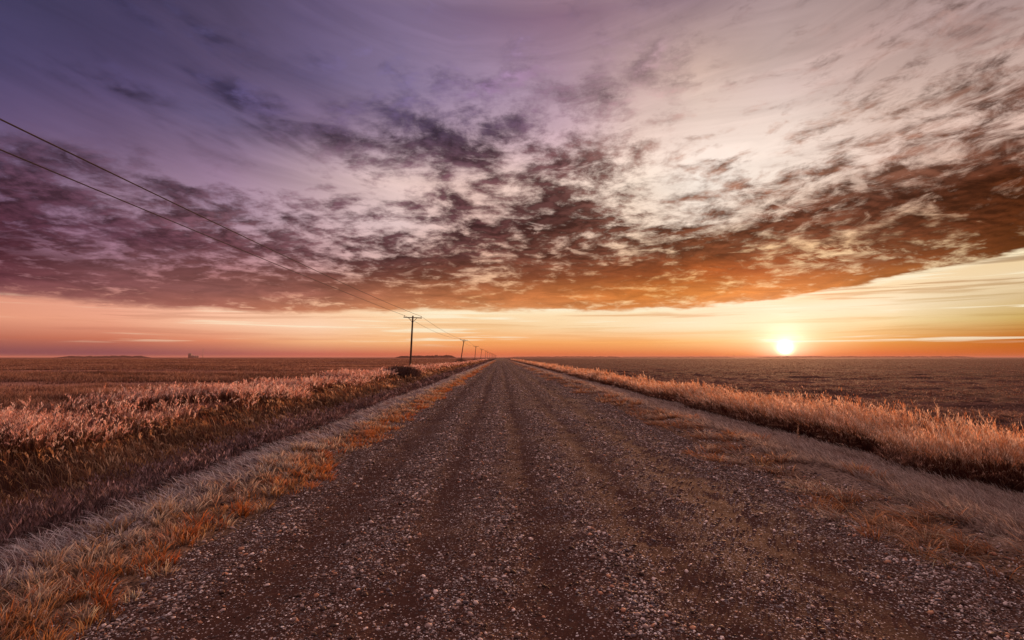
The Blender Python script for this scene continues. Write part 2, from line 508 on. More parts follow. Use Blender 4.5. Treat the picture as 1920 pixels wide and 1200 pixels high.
# ------------------------------------------------------------------ the ground
def ground_material():
    m, k, out = new_mat('frosted_earth')
    P = objco(k)
    x, y, z = k.split(P)
    n1 = k.noise(P, 0.35, 5, 0.6)
    n2 = k.noise(P, 3.0, 5, 0.65)
    n3 = k.noise(P, 22.0, 4, 0.65)
    far = k.noise(k.xyz(k.mul(x, 0.006), k.mul(y, 0.035)), 1.0, 6, 0.62)
    far2 = k.noise(k.xyz(k.mul(x, 0.05), k.mul(y, 0.22)), 1.0, 5, 0.7)
    # left: dead frosted grassland; right: dark harrowed soil with pale straw
    soil = k.mix(k.rng(n2, .35, .65), (.030, .012, .010, 1), (.085, .040, .032, 1))
    fleck = k.mul(k.rng(n3, .56, .68), k.rng(n2, .35, .6))
    soil = k.mix(k.mul(fleck, .75), soil, (.36, .25, .21, 1))
    soil = k.mix(k.rng(far, .44, .64, 0, .55), soil, (.150, .072, .056, 1))
    rows = k.noise(k.xyz(k.mul(x, 0.10), k.mul(y, 1.1)), 1.0, 6, 0.75)
    soil = k.mix(k.rng(rows, .50, .60, 0, .70), soil, (.030, .013, .011, 1))
    soil = k.mix(k.rng(rows, .45, .36, 0, .60), soil, (.26, .115, .080, 1))
    gr = k.mix(k.rng(n2, .35, .65), (.075, .022, .018, 1), (.22, .10, .078, 1))
    gr = k.mix(k.rng(far2, .42, .6, 0, .8), gr, (.36, .17, .12, 1))
    gr = k.mix(k.rng(far, .50, .60, 0, .8), gr, (.070, .020, .018, 1))
    c = k.mix(k.rng(x, 9.5, 11.5), gr, soil)
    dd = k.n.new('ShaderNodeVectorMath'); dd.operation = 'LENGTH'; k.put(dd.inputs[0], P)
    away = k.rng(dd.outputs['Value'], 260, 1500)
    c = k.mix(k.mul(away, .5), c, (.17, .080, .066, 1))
    # verges: frosty matted thatch
    vl = k.mul(k.rng(x, -4.9, -4.4), k.rng(x, -3.3, -3.6))
    vr = k.mul(k.mul(k.rng(x, 4.2, 5.0), k.rng(x, 7.6, 6.4)), .25)
    edge_ = k.mul(k.rng(x, -4.0, -3.4), k.rng(x, 6.0, 5.0))
    th = k.noise(k.xyz(k.mul(x, 30.0), k.mul(y, 9.0), z), 1.0, 4, .7)
    thc = k.mix(k.rng(th, .35, .62), (.085, .05, .045, 1), (.46, .38, .37, 1))
    c = k.mix(edge_, c, k.mix(k.rng(th, .35, .65), (.055, .030, .022, 1), (.20, .115, .075, 1)))
    c = k.mix(k.m('MAXIMUM', vl, vr), c, thc)
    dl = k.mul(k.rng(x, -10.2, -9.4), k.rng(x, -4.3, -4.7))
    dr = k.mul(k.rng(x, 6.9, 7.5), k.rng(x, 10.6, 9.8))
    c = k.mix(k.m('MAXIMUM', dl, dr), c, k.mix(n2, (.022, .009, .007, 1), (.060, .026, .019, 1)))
    h = k.add(k.mul(n3, .4), n2)
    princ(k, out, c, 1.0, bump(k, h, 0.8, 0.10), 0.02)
    return m


def geo(a, b, s0, r):
    v = [a]; s = s0
    while v[-1] < b:
        v.append(v[-1] + s); s *= r
    return v


xs = np.array(sorted(set(
    [-v for v in geo(14.0, 15000, 0.3, 1.06)] + list(np.arange(-13.9, -2.2, 0.09)) + list(np.arange(-2.2, 3.4, 0.7)) +
    list(np.arange(3.45, 12, 0.09)) + geo(12.0, 15000, 0.11, 1.025))))
ys = np.array(sorted(set([-v for v in geo(3.0, 9000, 0.8, 1.25)] + geo(-2.9, 16000, 0.10, 1.0165))))
ground = grid_mesh('ground', xs, ys, ground_z, ground_material())
tag(ground, 'flat prairie ground with ditches and frosted dead grassland', 'ground', kind='structure')


# ------------------------------------------------------------------ the road
def road_z(x, y):
    x = np.asarray(x, float)
    near = 1 - smooth(25, 60, y)
    t = (x - 0.6) / 3.4
    z = 0.035 - 0.075 * t ** 2
    for c, wd, dp in ((-1.85, .33, .018), (-.72, .2, .022), (.35, .22, .020), (1.45, .22, .018), (2.5, .3, .014)):
        cx = c + (vn(x * 0 + c * 7, y * .15, 2) - .5) * .25
        z = z - dp * np.exp(-((x - cx) / wd) ** 2)
    z = z + near * (fbm(x * 9, y * 9, 31, 3, .6) - .5) * 0.022 + near * (fbm(x * 1.3, y * 1.3, 37, 2) - .5) * .03
    wash = np.sin(y * 2 * np.pi / 0.17 + vn(x * 2, y * .8, 4) * 5) * np.exp(-((x + 1.7) / .5) ** 2) * .006
    z = z + wash * near
    z = z - 0.16 * smooth(3.25, 3.75, np.abs(x - .6) + (vn(y * .8, x * 0, 8) - .5) * .3)
    return z


def gravel_tint(k, P, x, y):
    return None


def road_material():
    m, k, out = new_mat('gravel_road')
    P = objco(k)
    x, y, z = k.split(P)
    wob_ = k.mul(k.sub(k.noise(k.xyz(3.0, k.mul(y, .15)), 1.0, 2), .5), .35)
    xw = k.add(x, wob_)
    def band(c, wd):
        d = k.div(k.sub(xw, c), wd)
        return k.m('EXPONENT', k.mul(k.mul(d, d), -1.0))
    tr = band(-1.85, .34)
    for c, wd in ((-.72, .22), (.35, .25), (1.45, .25), (2.5, .3)):
        tr = k.m('MAXIMUM', tr, band(c, wd))
    loose = k.mad(k.mul(tr, .75), -1.0, 1.0)
    loose = k.mul(loose, k.rng(k.noise(P, 1.1, 4, .6), .3, .6, .45, 1.0))
    dirt = k.mix(k.noise(P, 6.0, 5, .65), (.027, .011, .008, 1), (.080, .035, .025, 1))
    # stones of two sizes: light ones among dark
    def stones(scale, seed):
        v = k.n.new('ShaderNodeTexVoronoi'); v.inputs['Scale'].default_value = scale
        k.put(v.inputs['Vector'], P)
        r, g, b = k.split(v.outputs['Color'])
        return r, g, v.outputs['Distance']
    r1, g1, d1 = stones(34.0, 0)
    r2, g2, d2 = stones(75.0, 1)
    sc1, _ = k.ramp(r1, [(0, (.035, .026, .026, 1)), (.45, (.10, .075, .072, 1)), (.78, (.22, .18, .18, 1)), (1, (.62, .54, .53, 1))])
    sc2, _ = k.ramp(r2, [(0, (.03, .022, .02, 1)), (.5, (.11, .062, .050, 1)), (.8, (.27, .19, .17, 1)), (1, (.62, .54, .52, 1))])
    m1 = k.mul(k.rng(d1, .42, .34), k.m('LESS_THAN', g1, k.mul(loose, .62)))
    m2 = k.mul(k.rng(d2, .50, .38), k.m('LESS_THAN', g2, k.mad(loose, .6, .2)))
    c = k.mix(m2, dirt, sc2)
    c = k.mix(m1, c, sc1)
    h = k.add(k.mul(m1, k.sub(.5, d1)), k.mul(k.mul(m2, k.sub(.5, d2)), .45))
    h = k.add(h, k.mul(k.noise(P, 40.0, 3, .6), .12))
    princ(k, out, c, .95, bump(k, h, .8, 0.03), .04)
    return m


rx = np.arange(-3.15, 4.36, 0.035)
ry = np.array(geo(-4.0, 3500, 0.035, 1.0075))
road = grid_mesh('road', rx, ry, road_z, road_material())
tag(road, 'straight brown gravel road with tyre tracks and loose stones', 'road', kind='structure')


# loose stones on the road: one mass of gravel
def samp_y(n, y0, y1, d0, p):
    t = np.exp(np.linspace(np.log(y0), np.log(y1), 4000))
    dens = np.minimum(1, (d0 / t) ** p)
    c = np.concatenate([[0], np.cumsum(0.5 * (dens[1:] + dens[:-1]) * np.diff(t))])
    tot = c[-1]
    return np.interp(rs.rand(n) * tot, c, t), tot


def n_for(width, rho, y0, y1, d0, p):
    _, tot = samp_y(1, y0, y1, d0, p)
    return int(width * rho * tot)


PHI = (1 + 5 ** .5) / 2
ICO = np.array([(-1, PHI, 0), (1, PHI, 0), (-1, -PHI, 0), (1, -PHI, 0), (0, -1, PHI), (0, 1, PHI), (0, -1, -PHI), (0, 1, -PHI),
                (PHI, 0, -1), (PHI, 0, 1), (-PHI, 0, -1), (-PHI, 0, 1)]) / math.hypot(1, PHI)
ICOF = np.array([(0, 11, 5), (0, 5, 1), (0, 1, 7), (0, 7, 10), (0, 10, 11), (1, 5, 9), (5, 11, 4), (11, 10, 2), (10, 7, 6), (7, 1, 8),
                 (3, 9, 4), (3, 4, 2), (3, 2, 6), (3, 6, 8), (3, 8, 9), (4, 9, 5), (2, 4, 11), (6, 2, 10), (8, 6, 7), (9, 8, 1)])


def make_gravel():
    y0, y1, d0, p = 1.6, 260, 4.0, 1.25
    n = n_for(8.4, 6200, y0, y1, d0, p)
    y, _ = samp_y(n, y0, y1, d0, p)
    x = rs.uniform(-3.3, 5.1, n)
    wobx = (vn(x * 0 + 3, y * .15, 2) - .5) * .25
    tr = np.zeros(n)
    for c, wd in ((-1.85, .34), (-.72, .22), (.35, .25), (1.45, .25), (2.5, .3)):
        tr = np.maximum(tr, np.exp(-((x + wobx - c) / wd) ** 2))
    keep = rs.rand(n) < smooth(-3.35, -2.7, x) * smooth(5.1, 3.9, x) * (1 - .6 * smooth(30, 240, y)) * (1 - .86 * tr) * (.25 + .75 * smooth(.3, .62, fbm(x * 3.2, y * .35, 51, 3))) * (.3 + .7 * smooth(.35, .6, fbm(x * 7, y * 7, 55, 2)))
    x, y = x[keep], y[keep]; n = len(x)
    r = np.clip(np.exp(rs.normal(np.log(.0047), .58, n)), .0025, .020) * np.maximum(1, y / 4.0) ** .36
    sx = r * rs.uniform(.8, 1.45, n); sy = r * rs.uniform(.7, 1.2, n); sz = r * rs.uniform(.45, .85, n)
    v = ICO[None] * (1 + rs.uniform(-.22, .22, (n, 12, 1)))
    v = v * np.stack([sx, sy, sz], -1)[:, None, :]
    a = rs.uniform(0, 2 * np.pi, n); ca, sa = np.cos(a)[:, None], np.sin(a)[:, None]
    X = v[..., 0] * ca - v[..., 1] * sa; Y = v[..., 0] * sa + v[..., 1] * ca
    tl = rs.uniform(-.4, .4, n)[:, None]
    Z = v[..., 2] + X * tl
    z = np.maximum(road_z(x, y), np.where(np.abs(x - .6) > 3.1, ground_z(x, y), -9)) + sz * rs.uniform(.0, .6, n)
    co = np.stack([X + x[:, None], Y + y[:, None], Z + z[:, None]], -1).reshape(-1, 3)
    tri = (ICOF[None] + (np.arange(n) * 12)[:, None, None]).reshape(-1, 3)
    pal = np.array([(.055, .027, .021), (.14, .078, .062), (.31, .215, .195), (.13, .10, .11), (.58, .46, .43), (.82, .73, .70), (.40, .19, .12)])
    ci = rs.choice(len(pal), n, p=[.26, .25, .16, .10, .12, .06, .05])
    ci = np.where((ci == 5) & (r > .011), 2, ci)                      # the big ones are seldom white
    c = pal[ci] * rs.uniform(.75, 1.25, (n, 1))
    m, k, out = new_mat('road_stone')
    at = k.n.new('ShaderNodeAttribute'); at.attribute_name = 'Col'
    sp = k.noise(objco(k), 260.0, 3, .6)
    cc = k.mix(k.rng(sp, .4, .65, 0, .45), at.outputs['Color'], k.mix(1.0, at.outputs['Color'], (.5, .46, .45, 1), 'MULTIPLY'))
    princ(k, out, cc, .75, None, .25)
    o = tri_mesh('gravel', co, tri, m, np.repeat(c, 12, 0), True)
    tag(o, 'loose pale and brown pebbles scattered over the road', 'gravel', kind='stuff')


make_gravel()


# ------------------------------------------------------------------ grass
def blades(x, y, h, wd, az_l, lean, droop, cb, ct, tb=0.0, zoff=0.0, spike=0.0, spikecol=None):
    """returns vertices, triangles and colours of n curved blades; cb, ct = colours at foot and tip"""
    n = len(x)
    cb = cb * np.array([.55, .38, .35])  # foot brown deepened in colour to stand in for shade between blades
    z = ground_z(x, y) + zoff
    ts = np.array([0, .35, .7, 1.0])
    wv = np.array([1, .85, .55, 0])
    yaw = rs.uniform(0, 2 * np.pi, n)
    dx_, dy_ = np.cos(az_l), np.sin(az_l)
    P = np.zeros((n, 4, 3))
    for i, t in enumerate(ts):
        off = h * (lean * t + droop * t * t * t)
        P[:, i, 0] = x + dx_ * off
        P[:, i, 1] = y + dy_ * off
        P[:, i, 2] = z + h * (t - .45 * droop * t ** 3 - .25 * lean * t * t) - .02 * (t == 0)
    side = np.stack([np.cos(yaw), np.sin(yaw), np.zeros(n)], -1)
    V = np.zeros((n, 7, 3)); C = np.zeros((n, 7, 3))
    for i in range(3):
        s = side * (wd * wv[i] * .5)[:, None]
        V[:, 2 * i] = P[:, i] - s; V[:, 2 * i + 1] = P[:, i] + s
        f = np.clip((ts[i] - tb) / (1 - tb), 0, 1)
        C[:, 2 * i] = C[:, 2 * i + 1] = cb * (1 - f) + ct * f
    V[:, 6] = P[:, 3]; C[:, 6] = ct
    T = np.array([(0, 1, 3), (0, 3, 2), (2, 3, 5), (2, 5, 4), (4, 5, 6)])
    tri = (T[None] + (np.arange(n) * 7)[:, None, None]).reshape(-1, 3)
    V = V.reshape(-1, 3); C = C.reshape(-1, 3)
    if spike > 0:                                     # feathery seed heads along the top of the stalks
        sel = np.where(rs.rand(n) < spike)[0]
        K = 9
        m = len(sel)
        tt = np.linspace(.66, 1.02, K)[None, :] + rs.uniform(-.02, .02, (m, K))
        hh = h[sel][:, None]
        off = hh * (lean[sel][:, None] * tt + droop[sel][:, None] * tt ** 3)
        bx = x[sel][:, None] + dx_[sel][:, None] * off
        by = y[sel][:, None] + dy_[sel][:, None] * off
        bz = z[sel][:, None] + hh * (tt - .45 * droop[sel][:, None] * tt ** 3 - .25 * lean[sel][:, None] * tt * tt)
        a = rs.uniform(0, 2 * np.pi, (m, K))
        ln = (hh * .11 + wd[sel][:, None] * 2) * rs.uniform(.5, 1.2, (m, K)) * (1.15 - (tt - .66) * 1.6)
        w2 = wd[sel][:, None] * rs.uniform(.9, 1.6, (m, K))
        A = np.stack([bx, by, bz], -1)
        d = np.stack([np.cos(a) * .55, np.sin(a) * .55, np.full_like(a, .9)], -1)
        B = A + d * ln[..., None]
        s = np.stack([-np.sin(a), np.cos(a), np.zeros_like(a)], -1) * w2[..., None] * .5
        M = A + d * (ln * .45)[..., None]
        VV = np.stack([A, M - s, M + s, B], 2).reshape(-1, 3)
        q = m * K
        TT = (np.array([(0, 2, 1), (1, 2, 3)])[None] + (np.arange(q) * 4)[:, None, None]).reshape(-1, 3) + len(V)
        sc = (spikecol if spikecol is not None else ct)
        CC = np.repeat(np.repeat(sc[sel], K, 0), 4, 0)
        V = np.concatenate([V, VV]); tri = np.concatenate([tri, TT]); C = np.concatenate([C, CC])
    return V, tri, C


def pick(pal, n, p=None, jit=.42):
    pal = np.array(pal)
    return pal[rs.choice(len(pal), n, p=p)] * rs.uniform(1 - jit, 1 + jit, (n, 1))


def strip(x0, x1, rho, y0, y1, d0, p, clump=None, edge=0.15):
    """scatter points in a strip along the road, thinning with distance"""
    n = n_for(x1 - x0, rho, y0, y1, d0, p)
    y, _ = samp_y(n, y0, y1, d0, p)
    x = rs.uniform(x0, x1, n) + (vn(y * .5, y * 0, 77) - .5) * edge * 2
    if clump:
        fx, lo, hi, mn = clump
        k = mn + (1 - mn) * smooth(lo, hi, fbm(x * fx, y * fx, int(abs(x0) * 10) + 5, 2))
        s = rs.rand(n) < k
        x, y = x[s], y[s]
    return x, y


def grow(name, label, x, y, h, wd, cb, ct, mat, lean=(0.0, .35), droop=(0, .3), az0=None, azs=9, d0=8, wp=.75, cat='grass', **kw):
    n = len(x)
    sc = np.maximum(1, y / d0) ** wp
    az_l = rs.uniform(0, 2 * np.pi, n) if az0 is None else rs.normal(az0, azs, n)
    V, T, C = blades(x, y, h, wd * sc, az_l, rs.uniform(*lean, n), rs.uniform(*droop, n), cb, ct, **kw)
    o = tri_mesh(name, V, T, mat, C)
    tag(o, label, cat, kind='stuff')
    print(name, n)
    return o


M_frost = grass_mat('frosted_grass_blade', .52)
M_weed = grass_mat('dark_weed', .25)

FROST = (.74, .60, .55); STRAW = (.56, .34, .19); RUST = (.30, .12, .055); BROWN = (.13, .07, .05); PURP = (.16, .085, .09); LILAC = (.50, .42, .46); PINK = (.72, .48, .43)

def tufts(x0, x1, rho, per, rad, y0, y1, d0, p, clump=None, edge=.15):
    """tuft centres along the road, each a bunch of blades leaning outwards; returns blade feet, outward angle, tuft id"""
    cx, cy = strip(x0, x1, rho, y0, y1, d0, p, clump, edge)
    g = np.maximum(1, cy / d0) ** .6
    n = len(cx)
    k = np.maximum(3, rs.poisson(per, n))
    idx = np.repeat(np.arange(n), k)
    a = rs.uniform(0, 2 * np.pi, len(idx)); r = rad * np.sqrt(rs.rand(len(idx))) * g[idx]
    return cx[idx] + np.cos(a) * r, cy[idx] + np.sin(a) * r, a, idx, n


# left verge: upright tufts at the edge of the gravel, frosted tips, orange sunlight painted into them nearest the road
x, y, a, idx, nt_ = tufts(-3.62, -2.58, 120, 19, .055, 1.2, 300, 4.5, 1.3, (1.6, .25, .5, .3), .30)
n = len(x)
th_ = rs.uniform(.09, .24, nt_) * np.clip(1.25 - .5 * smooth(-3.2, -2.6, 0), 0, 2)
hh = th_[idx] * rs.uniform(.6, 1.1, n) * (.7 + .5 * fbm(x * 2, y * 2, 61, 2))
sunlit = smooth(-3.35, -2.9, x + rs.normal(0, .12, nt_)[idx])[:, None]
ct = pick([(.86, .74, .66), STRAW, (.84, .62, .52), (.72, .54, .40)], nt_, [.45, .12, .25, .18], .2)[idx] * (1 - sunlit) + pick([(.80, .28, .08), (.66, .18, .05), (.80, .42, .18), (.88, .66, .50)], nt_, [.37, .23, .22, .18], .2)[idx] * sunlit
ct = np.minimum(ct * rs.uniform(.55, 1.25, (n, 1)), .9)
cb = pick([(.10, .05, .03), (.14, .06, .03)], n)
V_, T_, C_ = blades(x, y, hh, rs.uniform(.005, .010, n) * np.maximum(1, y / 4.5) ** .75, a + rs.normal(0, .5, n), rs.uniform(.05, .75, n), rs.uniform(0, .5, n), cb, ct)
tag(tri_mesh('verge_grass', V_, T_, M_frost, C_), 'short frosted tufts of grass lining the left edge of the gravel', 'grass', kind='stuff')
print('verge', n)

# left verge: flattened, frost covered thatch
x, y = strip(-4.05, -3.35, 1500, 1.2, 220, 4.5, 1.35, (1.8, .3, .55, .3), .1)
n = len(x)
grow('matted_grass', 'flattened grey frosted grass behind the upright tufts of the left verge', x, y, rs.uniform(.08, .2, n), rs.uniform(.005, .009, n),
     pick([PURP, BROWN], n), pick([(.80, .71, .73), (.92, .84, .82), (.30, .20, .20)], n), M_frost, (1.2, 2.6), (0, .2), az0=math.pi * .85, azs=.5, d0=4.5, zoff=.02)

# left verge: pale low line at the top of the ditch
x, y = strip(-4.38, -3.95, 1700, 1.5, 220, 4.5, 1.35, (2.0, .3, .6, .35), .1)
n = len(x)
grow('fine_grass', 'pale fine grass along the lip of the left ditch', x, y, rs.uniform(.06, .15, n), rs.uniform(.004, .007, n),
     pick([BROWN, (.2, .12, .08)], n), pick([(.66, .48, .34), (.80, .64, .54), (.45, .28, .19)], n), M_frost, (.1, .7), (0, .5), az0=math.pi, azs=.8, d0=4.5)

# left ditch: dark drooping weeds
x, y = strip(-5.7, -4.45, 1250, 2.5, 240, 6, 1.3, (1.3, .3, .55, .35), .15)
n = len(x)
grow('ditch_weeds', 'dark purple brown weeds with drooping tops in the left ditch', x, y, rs.uniform(.55, .95, n) * (.6 + .4 * smooth(-4.4, -4.8, x)) * (.7 + .6 * fbm(x, y * 1.2, 141, 2)), rs.uniform(.006, .011, n),
     pick([(.035, .016, .014), (.05, .024, .02)], n), pick([(.14, .070, .066), (.25, .145, .14), (.06, .028, .026), (.46, .31, .30)], n, [.4, .25, .25, .1]), M_weed, (0, .4), (.2, .9), d0=6, tb=.62, spike=.6, cat='weeds')

# left ditch floor and far slope: golden brown canary grass
x, y = strip(-9.5, -5.8, 430, 3.5, 280, 8, 1.3, (.9, .3, .6, .2), .2)
n = len(x)
big = fbm(x * .45, y * .45, 91, 2)
hh = rs.uniform(.40, .98, n) * (.45 + .8 * big) * (1 - .55 * smooth(-8.0, -8.8, x))
grow('ditch_grass', 'golden brown curling grass filling the left ditch', x, y, hh, rs.uniform(.009, .017, n),
     pick([(.09, .04, .022), (.15, .07, .035)], n), pick([(.46, .24, .11), (.28, .12, .06), (.15, .06, .035), (.66, .42, .26)], n, [.28, .27, .27, .18]), M_frost, (0, .3), (.1, .9), az0=math.pi * .9, azs=.9, d0=8, spike=.12)

# far bank of the left ditch: tall frosted grass with pink tips
x, y = strip(-12.6, -9.0, 330, 4.5, 420, 10, 1.3, (.5, .34, .55, .15), .5)
n = len(x)
big = fbm(x * .3, y * .3, 95, 2)
hh = rs.uniform(.38, .78, n) * (.5 + .8 * big)
grow('tall_frosted_grass', 'tall pink frosted grass along the bank beyond the left ditch', x, y, hh, rs.uniform(.007, .013, n),
     pick([(.07, .028, .02), (.12, .05, .03)], n), pick([(.88, .52, .42), (.90, .68, .58), (.64, .31, .21), (.32, .13, .09)], n, [.35, .25, .25, .15]), M_frost, (0, .25), (0, .5), az0=.3, azs=1.7, d0=10, tb=.55, spike=.55)

# grassland beyond
def wedge(x0, kmax, rho, y0, y1, d0, p, sgn):
    t = np.exp(np.linspace(np.log(y0), np.log(y1), 3000))
    wdt = np.maximum(kmax * t + 3 - x0, 0)
    dens = np.minimum(1, (d0 / t) ** p) * wdt
    c = np.concatenate([[0], np.cumsum(.5 * (dens[1:] + dens[:-1]) * np.diff(t))])
    n = int(c[-1] * rho)
    y = np.interp(rs.rand(n) * c[-1], c, t)
    x = sgn * (x0 + rs.rand(n) * np.maximum(kmax * y + 3 - x0, 0))
    return x, y

x, y = wedge(12.4, 1.05, 230, 9, 900, 20, 1.7, -1)
n0 = len(x)
pt = fbm(x * .035, y * .17, 101, 4, .6)
kp = rs.rand(n0) < .06 + .94 * smooth(.44, .54, pt)
x, y, pt = x[kp], y[kp], pt[kp]
n = len(x)
drk = (smooth(.53, .58, pt) * smooth(.66, .61, pt))[:, None]
grow('grassland', 'reddish frosted grass growing in bands over the left field', x, y, rs.uniform(.20, .55, n) * (.5 + .9 * pt), rs.uniform(.008, .016, n),
     pick([(.12, .05, .04)], n), pick([(.84, .52, .38), (.62, .32, .20), (.34, .14, .09)], n, None, .3) * (1 - .82 * drk), M_frost, (0, .5), (0, .5), d0=20, tb=.2)

# right verge: rusty straw mats and pale tufts beside the gravel
x, y, a, idx, nt_ = tufts(3.75, 5.2, 52, 24, .09, 1.5, 260, 5, 1.3, (1.7, .43, .57, .05), .4)
n = len(x)
flat = (rs.rand(nt_) < .7)[idx]
ct = np.minimum(pick([(.86, .40, .18), (.86, .56, .38), (.66, .26, .10), (.88, .66, .54)], nt_, None, .25)[idx] * rs.uniform(.5, 1.3, (n, 1)), .9)
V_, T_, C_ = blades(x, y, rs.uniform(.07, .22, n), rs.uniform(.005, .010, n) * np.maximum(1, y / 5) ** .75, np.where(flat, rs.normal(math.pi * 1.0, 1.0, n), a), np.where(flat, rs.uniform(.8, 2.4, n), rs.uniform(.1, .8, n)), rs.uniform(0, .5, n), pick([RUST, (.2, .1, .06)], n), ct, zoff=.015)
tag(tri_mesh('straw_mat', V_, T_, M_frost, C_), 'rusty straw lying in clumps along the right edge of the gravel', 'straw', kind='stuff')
print('straw', n)

x, y = strip(4.85, 7.6, 1650, 2.5, 240, 6, 1.35, (1.5, .3, .55, .45), .25)
n = len(x)
grow('pale_grass', 'soft pale grey grass on the slope of the right ditch', x, y, rs.uniform(.07, .22, n), rs.uniform(.005, .009, n),
     pick([BROWN, (.22, .14, .11)], n), pick([(.66, .54, .48), (.56, .43, .36), (.40, .28, .23), (.80, .68, .62)], n), M_frost, (.2, 1.2), (0, .6), az0=math.pi * .95, azs=.7, d0=6)

# right: the hedge of tall reeds with glowing seed heads
x, y = strip(7.7, 9.9, 620, 4.5, 420, 9, 1.25, (.8, .28, .55, .3), .35)
n = len(x)
big = fbm(x * .35, y * .35, 111, 2)
hh = (rs.uniform(.40, .86, n) + (rs.rand(n) < .12) * rs.uniform(.05, .3, n)) * (.55 + .75 * big)
ct = pick([(.88, .56, .38), (.82, .44, .24), (.60, .26, .12), (.92, .68, .50)], n)
grow('reed_bank', 'dense band of tall reeds with pale seed heads along the right ditch', x, y, hh, rs.uniform(.005, .011, n),
     pick([(.09, .030, .018), (.15, .05, .028)], n), ct, M_frost, (0, .28), (0, .5), az0=math.pi, azs=.9, d0=9, tb=.5, spike=.6, cat='reeds')

x, y = strip(7.35, 8.2, 700, 3.5, 300, 8, 1.3, (1.1, .35, .6, .1), .45)
n = len(x)
grow('reed_undergrowth', 'short rusty brown undergrowth in front of the tall reeds', x, y, rs.uniform(.15, .5, n), rs.uniform(.005, .010, n),
     pick([(.07, .028, .02)], n), pick([(.34, .16, .10), (.20, .09, .06), (.55, .34, .25)], n, [.45, .35, .2]), M_frost, (0, .5), (.1, .9), d0=8, tb=.3, spike=.2)

# right field: straw litter on the harrowed soil
x, y = wedge(10.6, 1.05, 190, 9, 700, 16, 1.8, 1)
n0 = len(x)
kp = rs.rand(n0) < .15 + .85 * smooth(.45, .6, fbm(x * .35, y * .9, 121, 3))
x, y = x[kp], y[kp]; n = len(x)
grow('stubble', 'short pale stubble and straw litter on the dark right field', x, y, rs.uniform(.03, .12, n), rs.uniform(.010, .024, n),
     pick([(.14, .065, .045)], n), pick([(.52, .31, .22), (.26, .12, .085), (.70, .50, .42)], n), M_frost, (.4, 2.5), (0, .3), d0=16, zoff=.01, cat='stubble')

# ------------------------------------------------------------------ utility poles
def empty(name, loc, rot=(0, 0, 0)):
    o = bpy.data.objects.new(name, None); o.location = loc; o.rotation_euler = rot
    o.empty_display_size = .3
    col.objects.link(o)
    return o


def tube(path, radii, seg=10):
    """vertices and triangles of a swept round section with caps"""
    path = np.asarray(path, float); n = len(path)
    d = np.gradient(path, axis=0); d /= np.linalg.norm(d, axis=1)[:, None]
    up = np.array([0, 0, 1.0]) if abs(d[0][2]) < .9 else np.array([1.0, 0, 0])
    V = []
    for i in range(n):
        a = np.cross(d[i], up); a /= np.linalg.norm(a); b = np.cross(d[i], a)
        for k in range(seg):
            t = 2 * math.pi * k / seg
            V.append(path[i] + radii[i] * (a * math.cos(t) + b * math.sin(t)))
    T = []
    for i in range(n - 1):
        for k in range(seg):
            p, q, r, s = i * seg + k, i * seg + (k + 1) % seg, (i + 1) * seg + (k + 1) % seg, (i + 1) * seg + k
            T += [(p, q, r), (p, r, s)]
    c0, c1 = len(V), len(V) + 1
    V += [path[0], path[-1]]
    for k in range(seg):
        T += [(c0, (k + 1) % seg, k), (c1, (n - 1) * seg + k, (n - 1) * seg + (k + 1) % seg)]
    return np.array(V), np.array(T)


def bar(a, b, w_, h_, bev=.008):
    """bevelled rectangular bar from a to b"""
    a, b = np.array(a, float), np.array(b, float)
    d = b - a; L_ = np.linalg.norm(d); d /= L_
    u = np.cross(d, (0, 1, 0)); u /= np.linalg.norm(u); v = np.cross(d, u)
    prof = [(-w_/2+bev, -h_/2), (w_/2-bev, -h_/2), (w_/2, -h_/2+bev), (w_/2, h_/2-bev), (w_/2-bev, h_/2), (-w_/2+bev, h_/2), (-w_/2, h_/2-bev), (-w_/2, -h_/2+bev)]
    V = [a + v * p + u * q_ for p, q_ in prof] + [b + v * p + u * q_ for p, q_ in prof]
    T = []
    for k in range(8):
        j = (k + 1) % 8
        T += [(k, j, 8 + j), (k, 8 + j, 8 + k)]
    for k in range(1, 7):
        T += [(0, k + 1, k), (8, 8 + k, 8 + k + 1)]
    return np.array(V), np.array(T)


def wood_mat():
    m, k, out = new_mat('weathered_wood')
    P = objco(k); x, y, z = k.split(P)
    g = k.noise(k.xyz(k.mul(x, 30.0), k.mul(y, 30.0), k.mul(z, 1.6)), 1.0, 5, .65)
    c = k.mix(k.rng(g, .35, .65), (.045, .026, .020, 1), (.12, .075, .055, 1))
    princ(k, out, c, .85, bump(k, g, .6, .01), .2)
    return m


M_wood = wood_mat()
def plain(name, c, rough, metal=0.0, spec=.5, sc=30.0):
    m, k, out = new_mat(name)
    n_ = k.noise(objco(k), sc, 3, .6)
    cc = k.mix(k.rng(n_, .35, .65), tuple(v * .75 for v in c) + (1,), tuple(min(1, v * 1.2) for v in c) + (1,))
    princ(k, out, cc, rough, None, spec, metal)
    return m
M_steel = plain('galvanised_steel', (.16, .15, .15), .5, .8)
M_glass = plain('insulator_glaze', (.10, .05, .035), .25)
M_wire = plain('wire_metal', (.03, .022, .026), .8, .0, .1)

POLE_H, ARM_Z = 8.0, 7.72


